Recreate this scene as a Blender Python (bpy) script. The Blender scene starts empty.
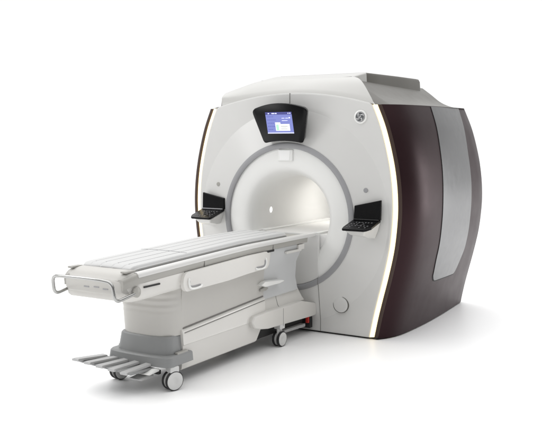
import bpy, math, random
from math import sin, cos, pi, radians, sqrt, atan2
from mathutils import Vector, Matrix

random.seed(4)
SC = bpy.context.scene
COL = SC.collection


# ------------------------------------------------------------------ maths
def interp(x, xs, ys):
    if x <= xs[0]:
        return ys[0]
    for i in range(1, len(xs)):
        if x <= xs[i]:
            t = (x - xs[i - 1]) / (xs[i] - xs[i - 1])
            return ys[i - 1] + t * (ys[i] - ys[i - 1])
    return ys[-1]


def cubic(x, xs, ys):
    """smooth (Catmull-Rom style) interpolation"""
    n = len(xs)
    x = min(max(x, xs[0]), xs[-1])
    i = 0
    while i < n - 2 and x > xs[i + 1]:
        i += 1
    def slope(k):
        if k == 0:
            return (ys[1] - ys[0]) / (xs[1] - xs[0])
        if k == n - 1:
            return (ys[-1] - ys[-2]) / (xs[-1] - xs[-2])
        return (ys[k + 1] - ys[k - 1]) / (xs[k + 1] - xs[k - 1])
    h = xs[i + 1] - xs[i]
    t = (x - xs[i]) / h
    m0, m1 = slope(i) * h, slope(i + 1) * h
    return ((2 * t**3 - 3 * t**2 + 1) * ys[i] + (t**3 - 2 * t**2 + t) * m0
            + (-2 * t**3 + 3 * t**2) * ys[i + 1] + (t**3 - t**2) * m1)


def lin(a, b, n):
    return [a + (b - a) * i / (n - 1) for i in range(n)]


# ------------------------------------------------------------------ materials
def mat(name, col, rough=0.4, metal=0.0, coat=0.0, var=0.010, scale=3.0, bump=0.0,
        bscale=60.0, rvar=0.02, emit=None, estr=1.0, spec=0.5, croma=None):
    m = bpy.data.materials.new(name)
    m.use_nodes = True
    nt = m.node_tree
    b = nt.nodes['Principled BSDF']
    b.inputs['Metallic'].default_value = metal
    b.inputs['Coat Weight'].default_value = coat
    b.inputs['Coat Roughness'].default_value = 0.12
    b.inputs['Specular IOR Level'].default_value = spec
    tc = nt.nodes.new('ShaderNodeTexCoord')
    nz = nt.nodes.new('ShaderNodeTexNoise')
    nz.inputs['Scale'].default_value = scale
    nz.inputs['Detail'].default_value = 5
    nt.links.new(tc.outputs['Object'], nz.inputs['Vector'])
    mr = nt.nodes.new('ShaderNodeMapRange')
    mr.inputs['From Min'].default_value = 0.3
    mr.inputs['From Max'].default_value = 0.7
    mr.inputs['To Min'].default_value = 1 - var
    mr.inputs['To Max'].default_value = 1 + var
    nt.links.new(nz.outputs['Fac'], mr.inputs['Value'])
    mx = nt.nodes.new('ShaderNodeVectorMath')
    mx.operation = 'SCALE'
    mx.inputs[0].default_value = col
    nt.links.new(mr.outputs['Result'], mx.inputs['Scale'])
    nt.links.new(mx.outputs['Vector'], b.inputs['Base Color'])
    r = nt.nodes.new('ShaderNodeMapRange')
    r.inputs['From Min'].default_value = 0.3
    r.inputs['From Max'].default_value = 0.7
    r.inputs['To Min'].default_value = max(0.02, rough - rvar)
    r.inputs['To Max'].default_value = rough + rvar
    nz2 = nt.nodes.new('ShaderNodeTexNoise')
    nz2.inputs['Scale'].default_value = scale * 2.7
    nt.links.new(tc.outputs['Object'], nz2.inputs['Vector'])
    nt.links.new(nz2.outputs['Fac'], r.inputs['Value'])
    nt.links.new(r.outputs['Result'], b.inputs['Roughness'])
    if bump:
        nb = nt.nodes.new('ShaderNodeTexNoise')
        nb.inputs['Scale'].default_value = bscale
        nb.inputs['Detail'].default_value = 6
        nt.links.new(tc.outputs['Object'], nb.inputs['Vector'])
        bp = nt.nodes.new('ShaderNodeBump')
        bp.inputs['Strength'].default_value = bump
        bp.inputs['Distance'].default_value = 0.002
        nt.links.new(nb.outputs['Fac'], bp.inputs['Height'])
        nt.links.new(bp.outputs['Normal'], b.inputs['Normal'])
    if emit:
        b.inputs['Emission Color'].default_value = (*emit, 1)
        b.inputs['Emission Strength'].default_value = estr
    return m


M = {}
M['white'] = mat('white_cover_paint', (.64, .636, .62), .33, coat=.25, bump=.03, bscale=400)
M['crown'] = mat('dimmed_crown_white', (.50, .495, .475), .36, coat=.15, bump=.03, bscale=400)  # cover white, darkened in colour to make up for too strong top light
M['bright'] = mat('bright_white_plastic', (.80, .80, .78), .30, coat=.2, bump=.03, bscale=300)
M['shade_and_rim'] = mat('shaded_cover_and_rim_grey', (.115, .109, .096), .45, bump=.04, bscale=300)  # shoulders and cap: side shade put into the colour; also tints disc rim
M['ring'] = mat('mid_grey_trim', (.30, .30, .31), .45, bump=.05, bscale=300)
M['plum'] = mat('plum_metallic_paint', (.033, .0165, .019), .38, metal=.55, coat=.0, var=.05, scale=2, bump=.05, bscale=500, spec=.12)
M['lip'] = mat('bronze_edge', (.05, .028, .02), .5, metal=.2)
M['silver'] = mat('silver_metallic_paint', (.20, .20, .203), .33, metal=.9, var=.02, scale=5, rvar=.02)
M['black'] = mat('black_gloss_plastic', (.004, .004, .0045), .28, coat=.0, spec=.18)
M['blackm'] = mat('black_matte_plastic', (.012, .012, .013), .5)
M['key'] = mat('grey_key_legend', (.10, .10, .105), .5)
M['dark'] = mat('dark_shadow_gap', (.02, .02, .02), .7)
M['seam'] = mat('seam_grey', (.18, .175, .165), .6)
M['led'] = mat('warm_light_strip', (.9, .8, .6), .5, emit=(1.0, .80, .44), estr=1.5)
M['lamp'] = mat('bore_lamp_glow', (1, 1, 1), .5, emit=(1, 1, 1), estr=2.5)
M['bore'] = mat('bore_liner', (.80, .795, .78), .60, spec=.3)
M['pad'] = mat('pale_grey_vinyl', (.53, .53, .525), .5, bump=.15, bscale=220)
M['pad2'] = mat('window_lens_white', (.88, .88, .87), .2)
M['tablew'] = mat('table_white_paint', (.66, .645, .615), .36, coat=.15, bump=.03, bscale=300)
M['strip'] = mat('edge_strip_white', (.64, .635, .62), .34)
M['rail'] = mat('table_rail_grey', (.36, .35, .325), .38, bump=.03, bscale=300)
M['skirt'] = mat('table_beige_side', (.50, .487, .46), .42, bump=.03, bscale=300)
M['bumper'] = mat('bumper_grey', (.245, .25, .25), .42, bump=.1, bscale=250)
M['neck'] = mat('cool_grey_neck', (.575, .583, .588), .4)
M['steel'] = mat('brushed_steel', (.42, .42, .41), .28, metal=.9, var=.05)
M['wheel'] = mat('caster_disc_white', (.66, .66, .65), .4)
M['tyre'] = mat('black_rubber', (.015, .015, .016), .6)
M['pedal'] = mat('pedal_grey_plastic', (.45, .45, .45), .42)
M['red'] = mat('red_plastic', (.62, .03, .02), .4)
M['blue'] = mat('screen_blue', (.1, .1, .3), .3, emit=(.135, .175, .41), estr=.9, var=.0)
M['navy'] = mat('screen_navy', (.02, .02, .1), .3, emit=(.035, .04, .20), estr=.9, var=0)
M['swhite'] = mat('screen_white', (.5, .5, .5), .3, emit=(.85, .88, .86), estr=.9, var=0)
M['sgreen'] = mat('screen_green', (.2, .5, .3), .3, emit=(.35, .62, .45), estr=.9, var=0)
M['stext'] = mat('screen_text', (.05, .05, .2), .3, emit=(.07, .08, .33), estr=.9, var=0)
M['spale'] = mat('screen_pale_text', (.5, .5, .8), .3, emit=(.60, .64, .95), estr=.9, var=0)
M['badge'] = mat('badge_dark_enamel', (.10, .105, .11), .35)
M['badgel'] = mat('badge_silver_line', (.62, .62, .62), .35)


# ------------------------------------------------------------------ mesh helpers
def link(o, parent):
    COL.objects.link(o)
    if parent is not None:
        o.parent = parent
    return o


def world_loc(p):
    v = Vector((0, 0, 0))
    while p is not None:
        v += p.location
        p = p.parent
    return v


def mesh(name, vs, fs, m, parent=None, bevel=0.0, smooth=True, angle=35, seg=3, fix=True):
    """vs in world coordinates; parents are only ever translated"""
    off = world_loc(parent)
    me = bpy.data.meshes.new(name)
    me.from_pydata([tuple(Vector(v) - off) for v in vs], [], fs)
    if fix:
        import bmesh
        bm = bmesh.new()
        bm.from_mesh(me)
        bmesh.ops.remove_doubles(bm, verts=bm.verts, dist=1e-6)
        bmesh.ops.recalc_face_normals(bm, faces=bm.faces)
        bm.to_mesh(me)
        bm.free()
    me.materials.append(m)
    me.update()
    o = bpy.data.objects.new(name, me)
    link(o, parent)
    if smooth:
        for p in me.polygons:
            p.use_smooth = True
        if bevel:
            b = o.modifiers.new('bevel', 'BEVEL')
            b.width = bevel
            b.segments = seg
            b.limit_method = 'ANGLE'
            b.angle_limit = radians(25)
            w = o.modifiers.new('wn', 'WEIGHTED_NORMAL')
            w.keep_sharp = True
        else:
            me.set_sharp_from_angle(angle=radians(angle))
    return o


def grid_faces(nu, nv, closed_u=False, closed_v=False, base=0):
    fs = []
    for i in range(nu if closed_u else nu - 1):
        for j in range(nv if closed_v else nv - 1):
            a = base + i * nv + j
            b = base + ((i + 1) % nu) * nv + j
            c = base + ((i + 1) % nu) * nv + (j + 1) % nv
            d = base + i * nv + (j + 1) % nv
            fs.append((a, b, c, d))
    return fs


def loft(name, sections, m, parent, bevel=0, cap=True, angle=35, seg=3):
    """sections: equally long closed loops of 3D points"""
    n = len(sections[0])
    vs = [p for s in sections for p in s]
    fs = grid_faces(len(sections), n, closed_v=True)
    if cap:
        fs.append(tuple(range(n)))
        k = (len(sections) - 1) * n
        fs.append(tuple(range(k + n - 1, k - 1, -1)))
    return mesh(name, vs, fs, m, parent, bevel, angle=angle, seg=seg)


def box(name, x0, x1, y0, y1, z0, z1, m, parent, bevel=.004, seg=3):
    return loft(name, [[(x, y0, z0), (x, y1, z0), (x, y1, z1), (x, y0, z1)] for x in (x0, x1)],
                m, parent, bevel, seg=seg)


def prism_x(name, poly, x0, x1, m, parent, bevel=.006, seg=3):
    """poly in (y, z), swept along x"""
    return loft(name, [[(x, y, z) for y, z in poly] for x in (x0, x1)], m, parent, bevel, seg=seg)


def revolve_y(name, prof, m, parent, cx=0, cz=1.07, n=96, angle=35, closed=False):
    """prof: list of (r, y)"""
    vs, k = [], len(prof)
    for i in range(n):
        a = 2 * pi * i / n
        for r, y in prof:
            vs.append((cx + r * cos(a), y, cz + r * sin(a)))
    fs = grid_faces(n, k, closed_u=True, closed_v=closed)
    return mesh(name, vs, fs, m, parent, angle=angle)


def smooth_path(pts, n=6, closed=False):
    out = []
    P = [Vector(p) for p in pts]
    N = len(P)
    for i in range(N if closed else N - 1):
        p0 = P[(i - 1) % N] if (closed or i > 0) else P[i]
        p1, p2 = P[i], P[(i + 1) % N]
        p3 = P[(i + 2) % N] if (closed or i + 2 < N) else p2
        for k in range(n):
            t = k / n
            out.append(0.5 * ((2 * p1) + (-p0 + p2) * t + (2 * p0 - 5 * p1 + 4 * p2 - p3) * t * t
                              + (-p0 + 3 * p1 - 3 * p2 + p3) * t**3))
    if not closed:
        out.append(P[-1])
    return out


def fillet(pts, r, n=5):
    """polyline with rounded corners"""
    P = [Vector(p) for p in pts]
    out = [P[0]]
    for i in range(1, len(P) - 1):
        a, b, c = P[i - 1], P[i], P[i + 1]
        u, w = (a - b), (c - b)
        rr = min(r, u.length * .48, w.length * .48)
        s, e = b + u.normalized() * rr, b + w.normalized() * rr
        for k in range(n + 1):
            t = k / n
            out.append((1 - t)**2 * s + 2 * t * (1 - t) * b + t * t * e)
    out.append(P[-1])
    return out


def tube_data(path, r, ns=10, cap=True):
    P = [Vector(p) for p in path]
    vs, fs = [], []
    up = Vector((0, 0, 1))
    prev = None
    for i, p in enumerate(P):
        t = (P[min(i + 1, len(P) - 1)] - P[max(i - 1, 0)]).normalized()
        if prev is None:
            s = t.cross(up)
            if s.length < .1:
                s = t.cross(Vector((1, 0, 0)))
        else:
            s = prev - t * prev.dot(t)
        s.normalize()
        prev = s
        q = t.cross(s)
        rr = r[i] if isinstance(r, (list, tuple)) else r
        for k in range(ns):
            a = 2 * pi * k / ns
            vs.append(p + s * (rr * cos(a)) + q * (rr * sin(a)))
    fs = grid_faces(len(P), ns, closed_v=True)
    if cap:
        fs.append(tuple(range(ns)))
        k = (len(P) - 1) * ns
        fs.append(tuple(range(k + ns - 1, k - 1, -1)))
    return vs, fs


def tube(name, path, r, m, parent, ns=10):
    vs, fs = tube_data(path, r, ns)
    return mesh(name, vs, fs, m, parent, angle=60)


def joined(name, pieces, m, parent, angle=40, bevel=0):
    vs, fs = [], []
    for v, f in pieces:
        b = len(vs)
        vs += list(v)
        fs += [tuple(i + b for i in q) for q in f]
    return mesh(name, vs, fs, m, parent, bevel, angle=angle)


def box_data(x0, x1, y0, y1, z0, z1):
    v = [(x, y, z) for x in (x0, x1) for y in (y0, y1) for z in (z0, z1)]
    return v, [(0, 1, 3, 2), (4, 6, 7, 5), (0, 4, 5, 1), (2, 3, 7, 6), (0, 2, 6, 4), (1, 5, 7, 3)]


def plate(name, poly, origin, eu, ev, depth, m, parent, bevel=.002, seg=2):
    """2D outline extruded along -normal; poly in (u,v)"""
    o, eu, ev = Vector(origin), Vector(eu).normalized(), Vector(ev).normalized()
    nn = eu.cross(ev).normalized()
    a = [o + eu * u + ev * v for u, v in poly]
    b = [p - nn * depth for p in a]
    return loft(name, [a, b], m, parent, bevel, seg=seg)


def thing(name, loc, label, cat):
    o = bpy.data.objects.new(name, None)
    o.empty_display_size = .2
    o.location = loc
    COL.objects.link(o)
    o['label'] = label
    o['category'] = cat
    return o


# ================================================================== MAGNET
mri = thing('mri_scanner', (0, 1.05, 0),
            'large white MRI scanner with plum side panels, glowing edge strips and round bore', 'MRI scanner')

ZC = 1.07
ZZ = [.02, .20, .354, .58, .817, 1.03, 1.2, 1.40, 1.612, 1.888, 2.09, 2.20]
XX = [.881, .918, .955, 1.012, 1.062, 1.086, 1.092, 1.079, 1.044, .970, .888, .835]
YY = [0, .05, .12, .26, .5, .95, 1.47, 2.15]
BB = [.010, .046, .088, .130, .150, .157, .140, .098]


def X0(z):
    return cubic(z, ZZ, XX)


def XS(y, z):
    return X0(z) + cubic(y, YY, BB)


def arc(x):
    return 2.222 - .122 * (x / .85)**2


LEDW = .050
# ---- outline of the front cover
right = [(X0(z) - LEDW, z) for z in lin(.014, 2.085, 46)]
xt = right[-1][0]
top = [(x, arc(x)) for x in lin(xt, -xt, 50)][1:-1]
left = [(-x, z) for x, z in reversed(right)]
bot = [(x, .014) for x in lin(left[-1][0], right[0][0], 30)][1:-1]
OUT = right + top + left + bot
RING_O, RING_I = .692, .640


def dish_y(r):
    return -.052 * (1.0 - r) / .308 if r < 1.0 else 0.0


vs, K = [], 0
for x, z in OUT:
    d = Vector((x, z - ZC))
    R = d.length
    u = d.normalized()
    rad = [RING_O - .004] + lin(RING_O, .992, 8) + [1.0]
    pts = [(r, dish_y(r)) for r in rad]
    Ri = max(R - .016, 1.004)
    pts += [(1.0 + (Ri - 1.0) * t, 0) for t in (.5, 1)]
    pts += [(max(R - .005, 1.006), .004), (max(R, 1.008), .016), (max(R, 1.008), .06)]
    K = len(pts)
    vs += [(u.x * r, y, ZC + u.y * r) for r, y in pts]
mesh('front_cover', vs, grid_faces(len(OUT), K, closed_u=True), M['white'], mri, angle=9)

# ring trim
revolve_y('ring_trim', [(RING_I, -.030), (RING_I, -.058), (RING_I + .006, -.063), (RING_O - .006, -.063),
                        (RING_O, -.058), (RING_O, -.030)], M['ring'], mri, n=160, angle=50)
# thin dark shadow joint just outside the ring
# trumpet and bore
prof = [(RING_I + .002, -.040), (.60, -.044), (.56, -.045), (.52, -.043), (.485, -.037), (.455, -.025), (.432, -.006), (.415, .018),
        (.403, .045), (.395, .072), (.3885, .098), (.385, .12)]
fs_ = []
for i in range(len(prof) - 1):
    fs_.append(prof[i])
revolve_y('bore_funnel', [(cubic(t, list(range(len(prof))), [p[0] for p in prof]),
                           cubic(t, list(range(len(prof))), [p[1] for p in prof])) for t in lin(0, len(prof) - 1, 50)],
          M['bright'], mri, n=160)
revolve_y('bore_liner', [(.3852, .119), (.3825, .14), (.380, .30), (.375, 1.2), (.370, 2.10), (.37, 2.17)], M['bore'], mri, n=160)
# slide rails low inside the bore
for s in (-1, 1):
    prism_x('bore_rail', [(.0, .915), (2.0, .915), (2.0, .940), (.0, .940)], s * .295 - .022, s * .295 + .022, M['bright'], mri, .008)
S = []
for y, rr in ((.0, .436), (.018, .421), (.045, .409), (.08, .398), (.12, .390), (.2, .385), (1.0, .372), (2.0, .366)):
    a0 = math.asin((ZC - .920) / rr)
    S.append([(rr * cos(a), y, ZC - rr * sin(a)) for a in lin(a0, pi - a0, 40)])
loft('bore_bridge', S, M['bore'], mri, angle=40)

# little bore window and lamp
bw = box('bore_window', -.100, .065, -.058, .02, 1.590, 1.700, M['bright'], mri, .012)
plate('window_lens', [(-.055, -.048), (.050, -.048), (.058, .046), (-.063, .046)], (-.018, -.0615, 1.645), (1, 0, 0), (0, 0, 1), .006, M['pad2'], bw, .003)
vs = []
dotc = Vector((-.3785, .285, 1.102))
for i in range(20):
    a = 2 * pi * i / 20
    vs.append(dotc + Vector((.004, 0.017 * cos(a), .027 * sin(a))))
mesh('bore_lamp', vs + [v + Vector((-.008, 0, 0)) for v in vs],
     [tuple(range(20))] + [(i, (i + 1) % 20, 20 + (i + 1) % 20, 20 + i) for i in range(20)], M['lamp'], mri)

# seams on the front cover
for sx in (-1, 1):
    zr = ZC - sqrt(RING_O**2 - .335**2)
    zi = ZC - sqrt(RING_I**2 - .335**2)
    vs = []
    for z in lin(.02, zr - .001, 40):
        y = dish_y(math.hypot(.335, z - ZC))
        for dx, dy in ((-.003, .004), (-.0022, -.0016), (.0022, -.0016), (.003, .004)):
            vs.append((sx * .335 + dx, y + dy, z))
    mesh('panel_seam', vs, grid_faces(40, 4), M['seam'], mri)
    joined('panel_seam', [box_data(sx * .335 - .0025, sx * .335 + .0025, -.0645, -.04, zr, zi)], M['seam'], mri)
joined('panel_seam', [box_data(-.0022, .0022, -.004, .01, 2.03, 2.218)], M['seam'], mri)
# flush dock panel that closes the lower part of the funnel
pp = [(x, ZC - sqrt((RING_I - .001)**2 - x * x)) for x in lin(-.333, .333, 24)] + [(.333, .925), (-.333, .925)]
loft('dock_panel', [[(x, -.050, z) for x, z in pp], [(x, -.015, z) for x, z in pp]], M['white'], mri, .006)

# access disc and small buttons
def disc(name, x, z, r, y0, th, m, parent, n=40, dome=0.0):
    prof = [(0.0001, y0 - th - dome), (r * .6, y0 - th - dome * .8), (r * .88, y0 - th - dome * .2), (r * .97, y0 - th * .8), (r, y0 - th * .4), (r, y0 + .02)]
    return revolve_y(name, prof, m, parent, cx=x, cz=z, n=n, angle=30)


d_ = disc('access_disc', .548, .290, .072, -.012, .008, M['bright'], mri, 48)
d_.data.materials[0] = M['white']
revolve_y('disc_rim', [(.0715, .0), (.0735, -.0165), (.076, -.0165), (.078, .0)], M['seam'], d_, cx=.548, cz=.290, n=48)
d_.children[0].data.materials[0] = M['shade_and_rim']
for bx, bz in ((.792, 1.342), (-.792, 1.356)):
    disc('round_button', bx, bz, .021, dish_y(math.hypot(bx, bz - ZC)), .006, M['ring'] if bx > 0 else M['rail'], mri, 24)

# badge with its monogram
LX, LZ = .723, 1.988
b_ = disc('logo_badge', LX, LZ, .062, 0, .012, M['bright'], mri, 48)
e_ = disc('badge_face', LX, LZ, .046, -.0115, .003, M['badge'], b_, 40)
pcs = []
yb = -.0165
ringp = [(LX + .041 * cos(a), yb, LZ + .041 * sin(a)) for a in lin(0, 2 * pi, 33)]
pcs.append(tube_data(ringp, .0018, 6))
for q in range(4):                      # four curls round the rim
    a0 = pi / 4 + q * pi / 2
    pth = []
    for t in lin(0, 1, 10):
        a = a0 - .55 + t * 1.0
        r = .036 - .016 * sin(t * pi * .5)**2
        pth.append((LX + r * cos(a), yb, LZ + r * sin(a)))
    pcs.append(tube_data(pth, [.0012 + .0035 * sin(t * pi) for t in lin(0, 1, 10)], 6))
G = [(-.002, .016), (-.010, .019), (-.017, .012), (-.018, .001), (-.013, -.009), (-.005, -.010), (-.001, -.002), (-.006, .003), (-.011, -.001)]
E_ = [(.017, .013), (.012, .019), (.004, .015), (.004, .006), (.010, .003), (.003, -.001), (.002, -.011), (.009, -.016), (.018, -.010)]
for L_ in (G, E_):
    pcs.append(tube_data(smooth_path([(LX + u, yb, LZ + v) for u, v in L_], 4), .0021, 6))
joined('monogram', pcs, M['badgel'], b_)

# ---- light strips, side panels, silver insets (both sides)
ZP = lin(.022, 2.093, 64)
for s in (1, -1):
    vs = []
    for z in ZP:
        x = X0(z)
        for dx, y in ((-LEDW - .001, .012), (-LEDW + .003, .001), (-LEDW + .010, -.002), (-.016, .016), (-.008, .030)):
            vs.append((s * (x + dx), y, z))
    mesh('light_strip', vs, grid_faces(len(ZP), 5), M['led'], mri)
    # bronze lip
    vs = []
    for z in ZP:
        x = X0(z)
        for dx, y in ((-.008, .035), (-.008, .012), (-.004, .008), (.006, .009), (.018, .013), (cubic(.021, YY, BB) + .0012, .021), (cubic(.021, YY, BB) - .004, .035)):
            vs.append((s * (x + dx), y, z))
    mesh('bronze_lip', vs, grid_faces(len(ZP), 7), M['lip'], mri)
    ys = [.018, .03, .05, .08, .12, .17, .22, .3, .4, .5, .65, .8, .95, 1.1, 1.3, 1.5, 1.7, 1.9, 2.08, 2.13, 2.15]
    vs = []
    for z in lin(0, 1, 60):
        for y in ys:
            zt = .012 + z * (2.094 + .0185 * y - .012)
            x = XS(y, zt)
            if y > 2.1:
                x -= .03 * ((y - 2.1) / .05)**2
            vs.append((s * x, y, zt))
        vs.append((s * (XS(2.15, zt) - .12), 2.165, zt))
        vs.append((s * .62, 2.170, zt))
    panel = mesh('side_panel', vs, grid_faces(60, len(ys) + 2), M['plum'], mri, angle=50)
    # bottom closing sheet of the panel is dark and hugs the floor
    ZS = [.44, .65, .76, 1.138, 1.323, 1.6, 1.787, 2.1]
    YL = [.725, .70, .70, .69, .705, .755, .80, .885]
    YR = [1.47, 1.585, 1.60, 1.60, 1.615, 1.64, 1.70, 1.83]
    for nm, off, grow, mm in (('inset_gap', .0025, .010, M['dark']), ('silver_inset', .0050, 0, M['silver'])):
        vs, nz, ny = [], 50, 26
        for z in lin(0, 1, nz):
            for t in lin(0, 1, ny):
                zt = (.44 - grow) + z * (2.088 - .44 + grow)
                y0, y1 = cubic(zt, ZS, YL) - grow * .6, cubic(zt, ZS, YR) + grow * .6
                y = y0 + t * (y1 - y0)
                cr = max(0, abs(t - .5) - .38) / .12
                zz = zt + .0185 * y * z - .02 * (t - .5) * (1 - z) + .055 * cr**2.2 * max(0, 1 - z * 6)
                # a shallow dished panel: slightly hollow across its width
                h = off - (.0 if nm == 'inset_gap' else 0)
                vs.append((s * (XS(y, zz) + h), y, zz))
        mesh(nm, vs, grid_faces(nz, ny), mm, mri, angle=60)

# dark plinth under the body
pl = [(XS(y, .02) - .022, y) for y in lin(.03, 2.13, 24)]
pl = pl + [(-x, y) for x, y in reversed(pl)]
loft('plinth', [[(x, y, 0.0) for x, y in pl], [(x, y, .05) for x, y in pl]], M['blackm'], mri)

# ---- rear cover
vs = [(X0(z) - .02, 2.168, z) for z in lin(.03, 2.1, 20)] + [(-(X0(z) - .02), 2.168, z) for z in lin(2.1, .03, 20)]
vs2 = []
for v in vs:
    d = Vector((v[0], 0, v[2] - ZC)).normalized()
    vs2.append((d.x * .37, 2.168, ZC + d.z * .37))
n = len(vs)
mesh('rear_cover', vs + vs2, [(i, (i + 1) % n, n + (i + 1) % n, n + i) for i in range(n)], M['white'], mri)

# ---- upper covers: white crown in front, shoulders and cap behind coloured darker for shade
# crown: from the front arc back and up
def crown_sec(t):
    """t 0..1 front edge -> ridge; returns list of (x,y,z) left to right"""
    out = []
    for u in lin(-1, 1, 61):
        if u >= 0:
            xf, xr, zr_ = u * .845, None, None
            xe = cubic(t, [0, .35, .7, 1], [.845, .72, .60, .47]) * u
            yy = .004 + t * .30 * (1 - .0 * u)
            zf = arc(xf)
            ztop = 2.375 - .006 * u * u
            # steep front slope that eases into the top
            e = sin(t * pi / 2)**.9
            z = zf + (ztop - zf) * e
            out.append((xe, yy, z))
        else:
            a = -u
            xe = interp(t, [0, .4, 1], [.775, .80, .86]) * a
            yy = .004 + t * (.30 - .05 * a * a)
            zf = arc(.775 * a)
            ztop = cubic(a, [0, .33, .6, .85, 1.0], [2.375, 2.385, 2.36, 2.302, 2.262])
            e = sin(t * pi / 2)**(.9 - .60 * a**3)
            out.append((-xe, yy, zf + (ztop - zf) * e))
    return out


secs = [crown_sec(t) for t in lin(0, 1, 16)]
vs = []
# start with a small rolled edge
vs += [(x, .05, z - .012) for x, y, z in secs[0]]
vs += [(x, .010, z - .003) for x, y, z in secs[0]]
for sct in secs[1:]:
    vs += sct
mesh('crown_cover', vs, grid_faces(17, 61), M['crown'], mri, angle=40)

# shoulders
def shoulder_z(y, u):
    """u=0 inner (under the cap) .. 1 outer, right side"""
    zi = 2.368
    return cubic(u, [0, .18, .42, .68, 1], [zi, 2.300, 2.205, 2.150, 2.088 + .0185 * y])


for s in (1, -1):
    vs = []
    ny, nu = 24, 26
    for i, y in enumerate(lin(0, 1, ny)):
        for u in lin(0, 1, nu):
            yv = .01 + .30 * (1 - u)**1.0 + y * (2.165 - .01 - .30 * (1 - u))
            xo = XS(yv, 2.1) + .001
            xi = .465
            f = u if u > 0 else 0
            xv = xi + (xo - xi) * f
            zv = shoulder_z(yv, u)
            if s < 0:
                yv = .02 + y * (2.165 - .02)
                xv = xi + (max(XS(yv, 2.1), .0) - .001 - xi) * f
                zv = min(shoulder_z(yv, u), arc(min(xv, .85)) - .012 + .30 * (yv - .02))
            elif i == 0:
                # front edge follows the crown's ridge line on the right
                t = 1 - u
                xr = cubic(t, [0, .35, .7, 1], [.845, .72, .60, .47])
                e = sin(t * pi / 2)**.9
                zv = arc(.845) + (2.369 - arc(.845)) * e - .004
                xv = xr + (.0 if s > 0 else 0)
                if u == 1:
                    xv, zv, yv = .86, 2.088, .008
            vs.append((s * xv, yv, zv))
    mesh('shoulder_cover', vs, grid_faces(ny, nu), M['shade_and_rim'], mri, angle=50)
    # closing side of the left crown step
vs = []
for t in lin(0, 1, 12):
    sct = crown_sec(t)
    x, y, z = sct[0]
    vs += [(x, y, z), (x, y + .02, 2.09)]
mesh('crown_cheek', vs, grid_faces(12, 2), M['crown'], mri)
sct = crown_sec(1)
vs = []
for x, y, z in sct[:31]:
    vs += [(x, y, z), (x, y + .14, z - .02 - .05 * abs(x)), (x, y + .30, 2.10)]
mesh('crown_back', vs, grid_faces(31, 3), M['white'], mri)

# cap
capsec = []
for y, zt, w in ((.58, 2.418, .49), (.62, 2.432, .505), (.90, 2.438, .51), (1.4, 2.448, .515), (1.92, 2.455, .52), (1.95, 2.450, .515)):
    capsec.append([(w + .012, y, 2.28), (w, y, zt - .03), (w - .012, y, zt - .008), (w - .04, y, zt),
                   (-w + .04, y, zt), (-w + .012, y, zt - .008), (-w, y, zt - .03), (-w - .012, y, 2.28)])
loft('top_cap', capsec, M['shade_and_rim'], mri, angle=30)
# front skirt of the cap joins the crown
vs = []
for i, x in enumerate(lin(-.485, .485, 30)):
    e = 1 - abs(x / .485)**8
    vs += [(x, .295, 2.371), (x, .40, 2.392), (x, .50, 2.412), (x, .585, 2.4275)]
for sx in (-1, 1):
    o_ = []
    for k in range(7):
        a = pi / 2 * k / 6
        x = sx * (.485 + .020 * sin(a))
        dz = -.020 * (1 - cos(a))
        o_.append([(x, .295, 2.371 + dz), (x, .40, 2.392 + dz), (x, .50, 2.412 + dz), (x, .585, 2.4275 + dz)])
    o_.append([(sx * .512, .295, 2.30), (sx * .512, .40, 2.30), (sx * .512, .50, 2.30), (sx * .512, .585, 2.30)])
    rows_ = [p for r_ in o_ for p in r_]
    if sx > 0:
        vs = vs + rows_
    else:
        vs = [p for r_ in reversed(o_) for p in r_] + vs
mesh('crown_deck', vs, grid_faces(46, 4), M['crown'], mri, angle=60)

# ---- display above the bore
def dsp(u, v, off=0.0):
    """u right (m), v up from the middle of the display (m)"""
    o = Vector((0, -.158, 1.925))
    ev = Vector((0, -.085, .300)).normalized()
    eu = Vector((1, 0, 0))
    nn = eu.cross(ev)
    return o + eu * u + ev * v + nn * off


top_a = [(u, .200 - .052 * (u / .28)**2) for u in lin(-.258, .258, 15)]
bot_a = [(u, -.175 + .022 * (1 - (u / .20)**2)) for u in lin(.185, -.185, 11)]
rt = [(.278, .140), (.286, .122), (.284, .100), (.215, -.150), (.203, -.168)]
lf = [(-u, v) for u, v in reversed(rt)]
poly = top_a + rt + bot_a + lf
nP = len(poly)
rows = []
for off, sc_ in ((-.075, .90), (-.06, .93), (-.012, .985), (-.003, 1.0), (.004, .995), (.008, .975)):
    rows.append([dsp(u * sc_, v * sc_, off) for u, v in poly])
disp = loft('display', rows, M['black'], mri, angle=50)
neck = loft('display_arm', [[(x, -.005, z) for x, z in ((-.14, 1.84), (.14, 1.84), (.16, 2.02), (-.16, 2.02))],
                            [(x, y, z) for x, y, z in ((-.13, -.10, 1.84), (.13, -.10, 1.84), (.15, -.13, 2.0), (-.15, -.13, 2.0))]],
            M['blackm'], disp, .006)


def quad(name, u0, u1, v0, v1, off, m, parent):
    return mesh(name, [dsp(u0, v0, off), dsp(u1, v0, off), dsp(u1, v1, off), dsp(u0, v1, off)], [(0, 1, 2, 3)], m, parent, fix=False)


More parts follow.
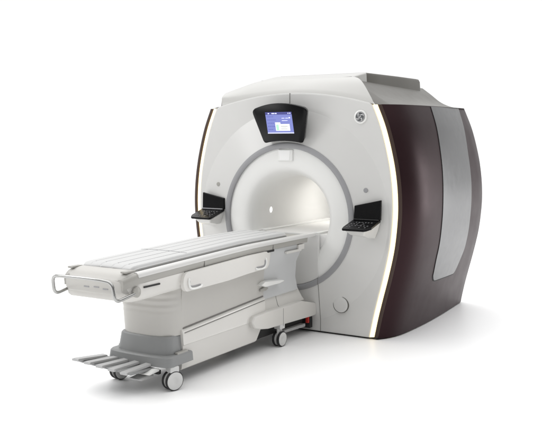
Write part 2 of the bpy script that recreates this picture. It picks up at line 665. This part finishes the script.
SU0, SU1, SV0, SV1 = -.148, .130, -.080, .120
G_ = [((SU0, SU1, SV0, SV1), .0088, 'blue'), ((SU0, SU1, SV1 - .024, SV1), .0096, 'navy'), ((SU0, SU1, SV0, SV0 + .008), .0096, 'spale')]
for r_, (a, w) in enumerate(((.0, .07), (0, .095), (0, .055), (0, .075), (0, .05))):
    v = .075 - r_ * .030
    x = SU0 + .012
    while x < SU0 + .012 + w:
        l = random.uniform(.006, .016)
        G_.append(((x, x + l, v, v + .005), .0104, 'stext'))
        x += l + .004
for q in ((-.12, -.105), (-.08, -.05), (-.045, -.025), (.09, .10), (.108, .120)):
    G_.append(((q[0], q[1], .103, .112), .0104, 'spale'))
for q in ((.02, .05, .060, .065), (.06, .09, .060, .065), (.02, .08, .038, .043), (.095, .11, .060, .072)):
    G_.append((q, .0104, 'spale'))
G_ += [((-.055, .095, -.055, .008), .0104, 'swhite'), ((-.055, .0, .008, .024), .0106, 'swhite'),
       ((-.048, -.020, -.050, .004), .0112, 'sgreen'), ((.0, .075, -.014, -.011), .0112, 'key'),
       ((.0, .055, -.026, -.023), .0112, 'key'), ((.0, .070, -.038, -.035), .0112, 'key')]
vs, fs, mi, names = [], [], [], []
for (u0, u1, v0, v1), off, mn in G_:
    b = len(vs)
    vs += [dsp(u0, v0, off), dsp(u1, v0, off), dsp(u1, v1, off), dsp(u0, v1, off)]
    fs.append((b, b + 1, b + 2, b + 3))
    if mn not in names:
        names.append(mn)
    mi.append(names.index(mn))
scr = mesh('screen', vs, fs, M['blue'], disp, fix=False)
for mn in names[1:]:
    scr.data.materials.append(M[mn])
for p, k in zip(scr.data.polygons, mi):
    p.material_index = k

# ---- two operator consoles on the face
def console(s, dz):
    """inner edge towards the bore; s=+1 right of the bore"""
    B = []
    xi, xo = s * .697, s * .955
    yb_, yf = -.062, -.315
    zb, zf = 1.088 + dz, 1.024 + dz * .9
    bi, bo = Vector((xi, yb_, zb)), Vector((xo, yb_, zb))
    fi, fo = Vector((s * .690, yf, zf)), Vector((s * .935, yf, zf))
    mi, mo = fi + Vector((0, .05, .012)), fo + Vector((s * .018, .06, .014))
    loop = [bi, mi, fi + Vector((s * .008, .008, 0)), fi + Vector((s * .02, 0, 0)), fo + Vector((-s * .03, 0, 0)), fo + Vector((-s * .008, .012, .002)), mo, bo]
    t = Vector((0, 0, -.020))
    k = loft('keypad', [[p + Vector((0, 0, 0)) for p in loop], [p + t for p in loop]], M['black'], mri, .005)
    # keys: small legends on the sloped face
    def on(u, v, h=.0015):
        a = bi.lerp(bo, u)
        b = fi.lerp(fo, u)
        return a.lerp(b, v) + Vector((0, 0, h))
    pcs = []
    for r in range(4):
        for c in range(7):
            if random.random() < .25:
                continue
            u, v = .12 + c * .115 + random.uniform(-.01, .01), .30 + r * .16
            w, h = .055, .06
            q = [on(u, v, 0), on(u + w, v, 0), on(u + w, v + h, 0), on(u, v + h, 0)]
            q2 = [on(u + .008, v + .01, .002), on(u + w - .008, v + .01, .002), on(u + w - .008, v + h - .01, .002), on(u + .008, v + h - .01, .002)]
            loft('key', [q, q2], M['key'], k)
    ringp = [on(.5 + .10 * cos(a), .52 + .15 * sin(a), .003) for a in lin(0, 2 * pi, 21)]
    tube('jog_ring', ringp, .003, M['key'], k, 6)
    # upright screen
    top_i, top_o = Vector((xi + s * .004, yb_ - .0, 1.205 + dz * .6)), Vector((xo, yb_ - .0, 1.262 + dz * .4))
    f = [bi + Vector((0, -.012, -.004)), bo + Vector((0, -.012, -.004)), top_o + Vector((0, -.006, 0)), top_i + Vector((0, -.006, 0))]
    b = [p + Vector((0, .028, 0)) for p in f]
    loft('console_screen', [f, b], M['black'], mri, .006)
    # silver hinge bar between keypad and screen
    box('hinge_bar', min(bi.x, bo.x) + .01, max(bi.x, bo.x) - .01, yb_ - .035, yb_ - .015, zb - .006, zb + .005, M['ring'] if s < 0 else M['blackm'], mri, .003)
    # moulded white bracket
    U0 = [bi + Vector((s * .01, .02, -.021)), fi + Vector((s * .02, .03, -.0215)), fo + Vector((-s * .03, .035, -.0215)), bo + Vector((-s * .01, .02, -.021))]
    U1 = [bi + Vector((s * .03, .02, -.07)), fi + Vector((s * .05, .075, -.060)), fo + Vector((-s * .06, .075, -.065)), bo + Vector((-s * .03, .02, -.095))]
    U2 = [bi + Vector((s * .06, .03, -.150)), bi + Vector((s * .08, -.03, -.150)), bo + Vector((-s * .10, -.03, -.165)), bo + Vector((-s * .06, .03, -.175))]
    loft('console_bracket', [U0, U1, U2], M['white'], mri, .012)
    if s > 0:   # small lit edge under the right console
        tube('bracket_light', smooth_path([bo + Vector((-s * .02, -.01, -.03)), bo + Vector((-s * .05, -.05, -.05)), bo + Vector((-s * .085, -.075, -.09)), bo + Vector((-s * .10, -.05, -.115))], 5), .0035, M['led'], mri, 6)


console(1, 0.0)
console(-1, .030)

# red lock seen under the docked table
box('dock_lock', .215, .245, -.075, -.004, .095, .190, M['red'], mri, .006)
box('dock_plate', -.25, .25, -.055, -.001, .045, .26, M['blackm'], mri, .004)

# ================================================================== TABLE
tab = thing('patient_table', (0, -1.35, 0),
            'detachable patient table on casters with grey padded top, docked at the bore', 'patient table')


def T(y):
    """the top sags slightly toward its free end"""
    return interp(y, [-2.65, -1.2, 0], [-.046, 0, 0])


def ext(name, sec, ys, m, parent, bevel=0, tilt=True, scale=None, angle=35):
    S = []
    for y in ys:
        k = scale(y) if scale else (1, 0)
        S.append([(x * k[0], y, z + (T(y) if tilt else 0) + k[1]) for x, z in sec])
    return loft(name, S, m, parent, bevel, angle=angle)


# pad with long soft channels
sec = []
topz = []
for x in lin(-.236, .236, 119):
    z = .982 - .004 * (x / .2)**2
    e = abs(x) - .216
    if e > 0:
        z -= .020 * (e / .020)**2
    for g in (-.15, -.055, .055, .15):
        z -= .004 * math.exp(-((x - g) / .0045)**2)
    sec.append((x, z))
sec = [(-.236, .940)] + [(-.240, .955)] + sec + [(.240, .955), (.236, .940)]
ysp = [-2.50, -2.492, -2.47] + lin(-2.43, -.50, 20) + [-.47, -.447, -.44]
def padsc(y):
    e = max(0, (-2.45 - y) / .05, (y + .49) / .05)
    e = min(e, 1)
    return (1 - .06 * e * e, -.022 * e * e)
ext('mattress', sec, ysp, M['pad'], tab, scale=padsc, angle=50)
# cross welts on the pad
pcs = []
for y in (-1.88, ):
    p = [(x, y, .9825 - .004 * (x / .2)**2 + T(y)) for x in lin(-.215, .215, 9)]
    pcs.append(tube_data(p, .0022, 6))
joined('pad_welt', pcs, M['ring'], tab)
for g in (-.15, -.055, .055, .15):
    tube('pad_seam', [(g, y, .982 - .004 * (g / .2)**2 - .0026 + T(y)) for y in lin(-2.44, -.50, 12)], .0022, M['ring'], tab, 6)

# cradle tray under the pad
sec = [(-.300, .868), (-.304, .905), (-.300, .926), (-.288, .938), (-.256, .940), (-.248, .932), (.248, .932), (.256, .940), (.288, .938), (.300, .926), (.304, .905), (.300, .868)]
def endsc(y):
    e = max(0, (-2.50 - y) / .13)
    return (1 - .12 * e**2.2, -.030 * e * e)
ysr = [-2.63, -2.61, -2.58, -2.54, -2.50] + lin(-2.3, -.25, 12) + [-.20]
ext('cradle', sec, ysr, M['rail'], tab, scale=endsc, angle=50)
# bright cap strips along the tray edges, running on to the bridge
for s in (1, -1):
    c = [(s * .2555, .9365), (s * .258, .9435), (s * .288, .9425), (s * .3035, .930), (s * .3075, .912), (s * .3045, .910), (s * .296, .925)]
    ext('edge_strip', c, [-2.52] + lin(-2.4, -.1, 10) + [-.045], M['strip'], tab, angle=50)
    # rail splits and screws
    for y in (-1.78, -.80):
        joined('rail_joint', [box_data(min(s * .300, s * .3058), max(s * .300, s * .3058), y - .0025, y + .0025, .870 + T(y), .908 + T(y))], M['seam'], tab)
        joined('rail_screw', [box_data(min(s * .290, s * .3035), max(s * .290, s * .3035), y - .006, y + .006, .850 + T(y), .868 + T(y))], M['dark'], tab)
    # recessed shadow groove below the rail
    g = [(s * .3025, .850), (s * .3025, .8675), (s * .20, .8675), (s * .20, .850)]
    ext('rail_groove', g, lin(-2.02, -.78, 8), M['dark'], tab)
    # lower body of the cradle
    pts = [(s * .02, .862), (s * .297, .862), (s * .300, .845), (s * .296, .775), (s * .285, .752), (s * .255, .742), (s * .02, .742)]
# rubber end piece of the rail
def endround(y):
    e = max(0, (y + .27) / .08)
    return (1, 0)

# carriage body below the tray
sec = [(-.255, .742), (-.286, .755), (-.297, .785), (-.301, .846), (-.299, .8665), (.299, .8665), (.301, .846), (.297, .785), (.286, .755), (.255, .742)]
def carsc(y):
    e = max(0, (-2.42 - y) / .19)
    return (1 - .13 * e**2, 0)
S = []
for y in [-2.61, -2.60, -2.57, -2.53, -2.48, -2.42] + lin(-2.2, -.9, 8) + [-.84]:
    k = carsc(y)[0]
    S.append([(x * k, y, (z + T(y)) + (.020 * max(0, (-2.5 - y) / .11)**2 if z < .8 else 0) + (.11 * min(1, max(0, (y + .62) / .34)) if z < .80 else 0) * .0) for x, z in sec])
loft('carriage_body', S, M['tablew'], tab, angle=50)
# foot end face with its three slots
endp = []
for t in lin(0, 1, 9):
    endp.append(t)
NS = [(-2.505, .276, .912, .742), (-2.54, .276, .909, .742), (-2.575, .272, .902, .743), (-2.600, .266, .890, .747), (-2.618, .258, .874, .753), (-2.630, .249, .856, .761), (-2.635, .243, .846, .767)]
S = []
for y, w, zt, zb in NS:
    S.append([(-w + .03, y, zb), (-w, y, zb + .02), (-w, y, zt - .022), (-w + .018, y, zt - .005), (-w + .06, y, zt), (w - .06, y, zt), (w - .018, y, zt - .005), (w, y, zt - .022), (w, y, zb + .02), (w - .03, y, zb)])
nose = loft('end_nose', S, M['skirt'], tab, angle=40)
for x, z in ((-.055, .797), (.035, .801), (.115, .793)):
    box('end_slot', x - .024, x + .024, -2.638, -2.62, z - .004, z + .004, M['ring'], nose, .002)
for sx in (-1, 1):
    box('nose_latch', min(sx * .215, sx * .262), max(sx * .215, sx * .262), -2.60, -2.50, .902, .915, M['rail'], nose, .004)

# push handle
hz, hb = .868, .742
hp = fillet([(-.262, -2.52, .775), (-.268, -2.72, .738), (-.275, -2.73, .862), (.262, -2.73, .862), (.285, -2.73, .735), (.300, -2.54, .770)], .045, 6)
# gentle bow of the top bar
path = []
for p in hp:
    p = Vector(p)
    if p.z > .80:
        p.z += .012 * (1 - (p.x / .27)**2)
        p.y -= .020 * (1 - (p.x / .27)**2)
    path.append(p)
# densify the top bar
dense = []
for a, b in zip(path[:-1], path[1:]):
    nseg = max(1, int((b - a).length / .04))
    for k in range(nseg):
        q = a.lerp(b, k / nseg)
        if (b - a).length > .2 and abs(a.z - b.z) < .05 and abs(a.x - b.x) > .2:
            q.z += .012 * (1 - (q.x / .27)**2)
            q.y -= .020 * (1 - (q.x / .27)**2)
        dense.append(q)
dense.append(path[-1])
tube('push_handle', dense, .0115, M['steel'], tab, 12)
for s in (1, -1):
    revolve_x = []
    vs, prof = [], [(.0, .030), (.008, .036), (.020, .036), (.026, .024), (.028, .001)]
    for i in range(24):
        a = 2 * pi * i / 24
        for h, r in prof:
            vs.append((s * (.284 + h), -2.535 + r * cos(a), .775 + r * sin(a)))
    mesh('handle_mount', vs, grid_faces(24, len(prof), closed_u=True), M['rail'], tab)
    joined('release_lever', [box_data(s * .300, s * .309, -2.47, -2.30, .792, .804)], M['dark'], tab, bevel=.003)

# side handle panels with hooked finger grips
for s in (1, -1):
    yN, yF = -2.06, -.90
    def zt(y): return .866 + T(y)
    def zb(y): return .716 + T(y) + .012 * abs((y + 1.5) / .6)
    outl = []
    for y in lin(yN + .05, yF - .03, 20):
        outl.append((y, zt(y)))
    for a in lin(pi / 2, -pi / 2, 13)[1:-1]:
        outl.append((yF - .05 + .055 * cos(a), (zt(yF) + zb(yF)) / 2 + (zt(yF) - zb(yF)) / 2 * sin(a)))
    for y in lin(yF - .05, yN + .05, 20):
        outl.append((y, zb(y)))
    for a in lin(3 * pi / 2, pi / 2, 13)[1:-1]:
        outl.append((yN + .05 + .055 * cos(a), (zt(yN) + zb(yN)) / 2 + (zt(yN) - zb(yN)) / 2 * sin(a)))
    pan = prism_x('side_handle_panel', outl, s * .296, s * .326, M['tablew'], tab, .010)
    # hooked grips: raised lip around a hollow
    for cy, dr in ((yN + .115, 1), (yF - .115, -1)):
        zc_ = .785 + T(cy)
        hook = [(s * .327, cy - dr * .055, zc_ + .035), (s * .331, cy - dr * .062, zc_ - .0), (s * .331, cy - dr * .045, zc_ - .036),
                (s * .331, cy + dr * .0, zc_ - .048), (s * .331, cy + dr * .075, zc_ - .044), (s * .327, cy + dr * .10, zc_ - .032)]
        tube('grip_lip', smooth_path(hook, 5), [.004] + [.009] * 24 + [.004], M['bright'], pan, 8)
        hollow = [(s * .3265, cy - dr * .048, zc_ + .015), (s * .3265, cy - dr * .046, zc_ - .016), (s * .3265, cy - dr * .02, zc_ - .030), (s * .3265, cy + dr * .08, zc_ - .030)]
        tube('grip_hollow', smooth_path(hollow, 5), .0055, M['ring'], pan, 8)

# lift column covers (the beige side between carriage and base)
def zled(y): return .448 + (y + 1.4) * .055
S = []
for y in (-1.99, -1.98, -1.9, -1.5, -1.2, -.92, -.86):
    k = 1
    zt_ = .748 + T(y)
    zl = zled(y) - .04
    loop = [(.222, zl), (.240, zl), (.243, zl + .06), (.248, zt_ - .10), (.256, zt_ - .02), (.256, zt_ + .004)]
    S.append([(x * k, y, z) for x, z in loop] + [(-x * k, y, z) for x, z in reversed(loop)])
loft('lift_cover', S, M['skirt'], tab, angle=40)
# rounded foot-end shell of the column, lightly folded near the top
S = []
n = 48
for i in range(n):
    t = i / (n - 1)
    z = .372 + t * .345
    fold = max(0, min(1, (t - .42) / .15))
    r = .0028 * fold * sin(t * 2 * pi * 7)
    w = interp(z, [.37, .45, .60, .70, .76], [.240, .243, .246, .2485, .254]) + .0015
    d = .17 + .035 * t
    loop = []
    for a in lin(0, pi, 25):
        c_, s_ = cos(a), sin(a)
        loop.append(((w + r * s_) * (abs(c_)**.62) * (1 if c_ >= 0 else -1), -1.965 - (d + r) * s_**.75, z))
    loop = [(loop[0][0] * .975, -1.93, z)] + loop + [(loop[-1][0] * .975, -1.93, z)]
    S.append(loop)
loft('column_shell', S, M['skirt'], tab, angle=60)
# far neck, cool grey, set in from the covers
S = []
for y in (-.86, -.70, -.45, -.26):
    S.append([(.24, y, .44), (.215, y, .56), (.225, y, .70), (.27, y, .80), (.28, y, .866), (-.28, y, .866), (-.27, y, .80), (-.225, y, .70), (-.215, y, .56), (-.24, y, .44)])
sk = [(0, .0), (.0, .0), (.0, .0), (.0, .0)]
loft('dock_neck', S, M['neck'], tab, bevel=.01)
# catch under the far end of the rail
joined('dock_catch', [box_data(.272, .300, -.56, -.30, .800, .822), box_data(.272, .300, -.35, -.25, .812, .862)], M['tablew'], tab, bevel=.006)

# base housing
S = []
for y in (-1.99, -1.97, -1.7, -1.4, -1.1, -.90, -.86):
    zl = zled(y)
    def yy(z):          # far end slants under
        return y if y < -.95 else y - max(0, (.30 - z)) * .62
    loop = [(.180, .105), (.232, .108), (.243, .118), (.252, .20), (.259, .290), (.266, .298), (.264, .306), (.258, zl - .030), (.255, zl - .020), (.243, zl - .008), (.225, zl)]
    S.append([(x, yy(z), z) for x, z in loop] + [(-x, yy(z), z) for x, z in reversed(loop)])
loft('base_housing', S, M['tablew'], tab, angle=12)
for s in (1, -1):
    ed = [(s * .2605, y, zled(y) - .034) for y in lin(-1.97, -.87, 8)]
    tube('trim_line', ed, .0028, M['seam'], tab, 6)
    tube('trim_line', [(s * .2455, y, zled(y) - .001) for y in lin(-1.97, -.87, 8)], .0045, M['seam'], tab, 6)

# docking foot at the magnet end
side = [(-1.075, .245), (-1.00, .222), (-.86, .200), (-.05, .168), (-.012, .168), (-.012, .278), (-.05, .290), (-.28, .345), (-.60, .345), (-.90, .350), (-1.08, .345), (-1.12, .30)]
prism_x('dock_foot', side, -.298, .298, M['tablew'], tab, .013, 4)
S = []
for z, y0, y1, w in ((.330, -.99, -.16, .262), (.360, -.95, -.17, .240), (.42, -.90, -.20, .222), (.50, -.88, -.25, .212), (.545, -.87, -.28, .205)):
    S.append([(w, y0, z), (w, y1, z), (w * .6, y1 + .03, z), (-w * .6, y1 + .03, z), (-w, y1, z), (-w, y0, z)])
loft('dock_column', S, M['tablew'], tab, bevel=.018)
tube('column_seam', [(.2635, -.62, .332), (.2415, -.62, .360), (.2232, -.62, .42), (.2132, -.62, .50), (.207, -.62, .54)], .0018, M['seam'], tab, 6)
tube('foot_seam', [(.2985, -.62, .182), (.2985, -.62, .335)], .0016, M['seam'], tab, 6)
# release pedal lever on the column
prism_x('column_lever', [(-.96, .585), (-.90, .607), (-.60, .580), (-.585, .568), (-.66, .560), (-.90, .562)], .16, .292, M['bright'], tab, .010)
prism_x('column_latch', [(-.93, .545), (-.86, .556), (-.80, .54), (-.84, .52), (-.93, .525)], .18, .262, M['rail'], tab, .006)
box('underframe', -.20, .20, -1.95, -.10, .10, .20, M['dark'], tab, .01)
prism_x('dock_step', [(-.50, .086), (-.12, .072), (-.12, .102), (-.50, .112)], .04, .24, M['pedal'], tab, .005)

# two-step grey bumper at the foot end
def rrect(w, y0, y1, r, n=6):
    """foot-end rounded outline, open to +y"""
    pts = [(w, y1)]
    for a in lin(0, pi / 2, n):
        pts.append((w - r + r * cos(a), y0 + r - r * sin(a)))
    for x in lin(w - r, -(w - r), 7)[1:-1]:
        pts.append((x, y0 - .020 * (1 - (x / w)**2)))
    for a in lin(pi / 2, pi, n):
        pts.append((-(w - r) + r * cos(a), y0 + r - r * sin(a)))
    pts.append((-w, y1))
    return pts


S = []
for z, w, y0, y1, r in ((.232, .284, -2.185, -1.915, .055), (.240, .250, -2.15, -1.93, .06), (.30, .243, -2.14, -1.945, .06), (.365, .236, -2.13, -1.955, .06), (.375, .228, -2.12, -1.962, .055)):
    S.append([(x, y, z) for x, y in rrect(w, y0, y1, r)])
loft('upper_bumper', S, M['bumper'], tab, angle=30)
S = []
for z, w, y0, y1, r in ((.172, .285, -2.19, -1.92, .05), (.176, .292, -2.20, -1.912, .05), (.238, .288, -2.19, -1.916, .05), (.248, .280, -2.18, -1.922, .05)):
    S.append([(x, y, z) for x, y in rrect(w, y0, y1, r)])
loft('lower_bumper', S, M['bumper'], tab, angle=30)
for s in (1, -1):
    box('bumper_insert', s * .266 - .014, s * .266 + .014, -2.08, -1.955, .244, .262, M['rail'], tab, .005)


# casters
def caster_mesh(root_loc, turn, R_=.070, fork_h=.17, parent=tab):
    Mt = Matrix.Translation(Vector(root_loc)) @ Matrix.Rotation(turn, 4, 'Z')
    def w(p): return Mt @ Vector(p)
    def wheel_rev(prof, n=36):
        vs = []
        for i in range(n):
            a = 2 * pi * i / n
            for r, x in prof:
                vs.append(w((x, r * cos(a), R_ + r * sin(a))))
        return vs, grid_faces(n, len(prof), closed_u=True)
    fork = joined('caster', [
        (lambda v, f: ([w(p) for p in v], f))(*box_data(-.010, .010, -.032, .032, R_ - .02, fork_h - .035)),
        (lambda v, f: ([w(p) for p in v], f))(*box_data(-.034, .034, -.036, .036, fork_h - .045, fork_h))], M['wheel'], parent, bevel=.006)
    for sx in (1, -1):
        tyre = joined('tyre', [wheel_rev([(R_ * .88, sx * .012), (R_ * .95, sx * .013), (R_, sx * .019), (R_, sx * .030), (R_ * .95, sx * .036), (R_ * .895, sx * .0365)])], M['tyre'], fork)
        joined('wheel_disc', [wheel_rev([(.0005, sx * .033), (R_ * .25, sx * .033), (R_ * .30, sx * .0355), (R_ * .82, sx * .0375), (R_ * .90, sx * .0355), (R_ * .90, sx * .012), (.0005, sx * .012)])], M['wheel'], fork)
    return fork


caster_mesh((.262, -2.120, 0), radians(-20), .072, .175)
caster_mesh((-.252, -2.105, 0), radians(-12), .070, .175)
caster_mesh((.262, -.625, 0), radians(-4), .066, .20)
caster_mesh((-.262, -.625, 0), radians(8), .066, .20)
# brake pedal and small levers by the near caster
prism_x('brake_pedal', [(-2.33, .150), (-2.24, .168), (-2.19, .165), (-2.19, .145), (-2.30, .138)], .105, .205, M['bright'], tab, .008)
prism_x('steer_pedal', [(-2.36, .118), (-2.26, .126), (-2.20, .12), (-2.20, .100), (-2.34, .100)], .06, .16, M['pedal'], tab, .008)
box('pedal_shaft', -.20, .20, -2.20, -2.17, .12, .15, M['dark'], tab, .004)
# bank of flat foot pedals
for i in range(5):
    x = -.305 + i * .104
    t = i / 4
    z1 = .232 - .048 * t
    z0 = .196 - .008 * t
    p0, p1 = -2.205, -2.505 + .035 * t
    lo = []
    a, b = Vector((x, p0, z0)), Vector((x, p1, z1))
    w = .070
    ridge = .020
    S = []
    for q, k in ((a, 1.0), (a.lerp(b, .5), 1), (a.lerp(b, .96), 1), (b, .8)):
        S.append([(q.x - w / 2, q.y, q.z), (q.x - w / 2 + .022, q.y, q.z + ridge * .5 * k), (q.x + w / 2 - .006, q.y, q.z + ridge * k - .014), (q.x + w / 2, q.y, q.z - .008), (q.x + w / 2 - .006, q.y, q.z - .014), (q.x - w / 2 + .004, q.y, q.z - .014)])
    loft('foot_pedal', S, M['pedal'], tab, bevel=.003)
# tray carrying the pedals
S = []
for y, z in ((-2.20, .182), (-2.36, .192), (-2.46, .200)):
    S.append([(-.33, y, z + .015), (.17, y, z - .015), (.17, y, z - .027), (-.33, y, z + .003)])
loft('pedal_tray', S, M['bumper'], tab, bevel=.002)

# ================================================================== SETTING
def struct(name, vs, fs, m):
    o = mesh(name, vs, fs, m, None)
    o['kind'] = 'structure'
    return o


mf = bpy.data.materials.new('white_studio_floor')
mf.use_nodes = True
nt = mf.node_tree
b = nt.nodes['Principled BSDF']
b.inputs['Base Color'].default_value = (.955, .955, .955, 1)
b.inputs['Roughness'].default_value = .32
b.inputs['Specular IOR Level'].default_value = .25
nz = nt.nodes.new('ShaderNodeTexNoise')
nz.inputs['Scale'].default_value = 3
mr = nt.nodes.new('ShaderNodeMapRange')
mr.inputs['To Min'].default_value = .38
mr.inputs['To Max'].default_value = .5
nt.links.new(nz.outputs['Fac'], mr.inputs['Value'])
nt.links.new(mr.outputs['Result'], b.inputs['Roughness'])
struct('floor', [(-60, -60, 0), (60, -60, 0), (60, 60, 0), (-60, 60, 0)], [(0, 1, 2, 3)], mf)

# ================================================================== LIGHT
w = bpy.data.worlds.new('World')
SC.world = w
w.use_nodes = True
nt = w.node_tree
bg = nt.nodes['Background']
tc = nt.nodes.new('ShaderNodeTexCoord')
dt = nt.nodes.new('ShaderNodeVectorMath')
dt.operation = 'DOT_PRODUCT'
dt.inputs[1].default_value = Vector((-.78, .60, .16)).normalized()
nt.links.new(tc.outputs['Generated'], dt.inputs[0])
mr = nt.nodes.new('ShaderNodeMapRange')
mr.interpolation_type = 'SMOOTHSTEP'
mr.inputs['From Min'].default_value = .10
mr.inputs['From Max'].default_value = .66
mr.inputs['To Min'].default_value = .12
mr.inputs['To Max'].default_value = 1.04
nt.links.new(dt.outputs['Value'], mr.inputs['Value'])
sp = nt.nodes.new('ShaderNodeSeparateXYZ')
nt.links.new(tc.outputs['Generated'], sp.inputs[0])
mu = nt.nodes.new('ShaderNodeMapRange')
mu.interpolation_type = 'SMOOTHSTEP'
mu.inputs['From Min'].default_value = .35
mu.inputs['From Max'].default_value = .85
mu.inputs['To Min'].default_value = 0
mu.inputs['To Max'].default_value = 1.60
nt.links.new(sp.outputs['Z'], mu.inputs['Value'])
ad = nt.nodes.new('ShaderNodeMath')
ad.operation = 'ADD'
nt.links.new(mr.outputs['Result'], ad.inputs[0])
nt.links.new(mu.outputs['Result'], ad.inputs[1])
nt.links.new(ad.outputs[0], bg.inputs['Strength'])
bg.inputs['Color'].default_value = (1, 1, 1, 1)


def area(name, loc, target, size, power, col=(1, 1, 1), sy=None):
    l = bpy.data.lights.new(name, 'AREA')
    l.shape = 'RECTANGLE'
    l.size = size
    l.size_y = sy or size
    l.energy = power
    l.color = col
    o = bpy.data.objects.new(name, l)
    o.location = loc
    o.rotation_euler = (Vector(target) - Vector(loc)).to_track_quat('-Z', 'Y').to_euler()
    COL.objects.link(o)
    return o


area('key_softbox', (-4.5, -5.5, 4.2), (0, 0, 1.2), 2.5, 110)
area('side_strip', (5.0, 5.2, 1.6), (1.15, .8, 1.0), 1.3, 85, sy=2.6)
area('bore_light', (.0, 1.0, 1.40), (-.05, .75, .8), .34, 4.6, (1, .985, .95), sy=1.1)

# ================================================================== CAMERA
cam = bpy.data.cameras.new('camera')
co = bpy.data.objects.new('camera', cam)
COL.objects.link(co)
SC.camera = co
yaw, pit = radians(31.3029), radians(5.3221)
co.location = (3.8439, -6.6573, 1.7542)
co.rotation_euler = (pi / 2 - pit, 0, yaw)
cam.sensor_width = 36
cam.sensor_fit = 'HORIZONTAL'
cam.lens = 36 * 821.4282 / 542
cam.clip_end = 500
cam.clip_start = .05

SC.view_settings.view_transform = 'Standard'
SC.view_settings.look = 'None'
SC.view_settings.exposure = 0
SC.view_settings.gamma = 1
SC.cycles.max_bounces = 8
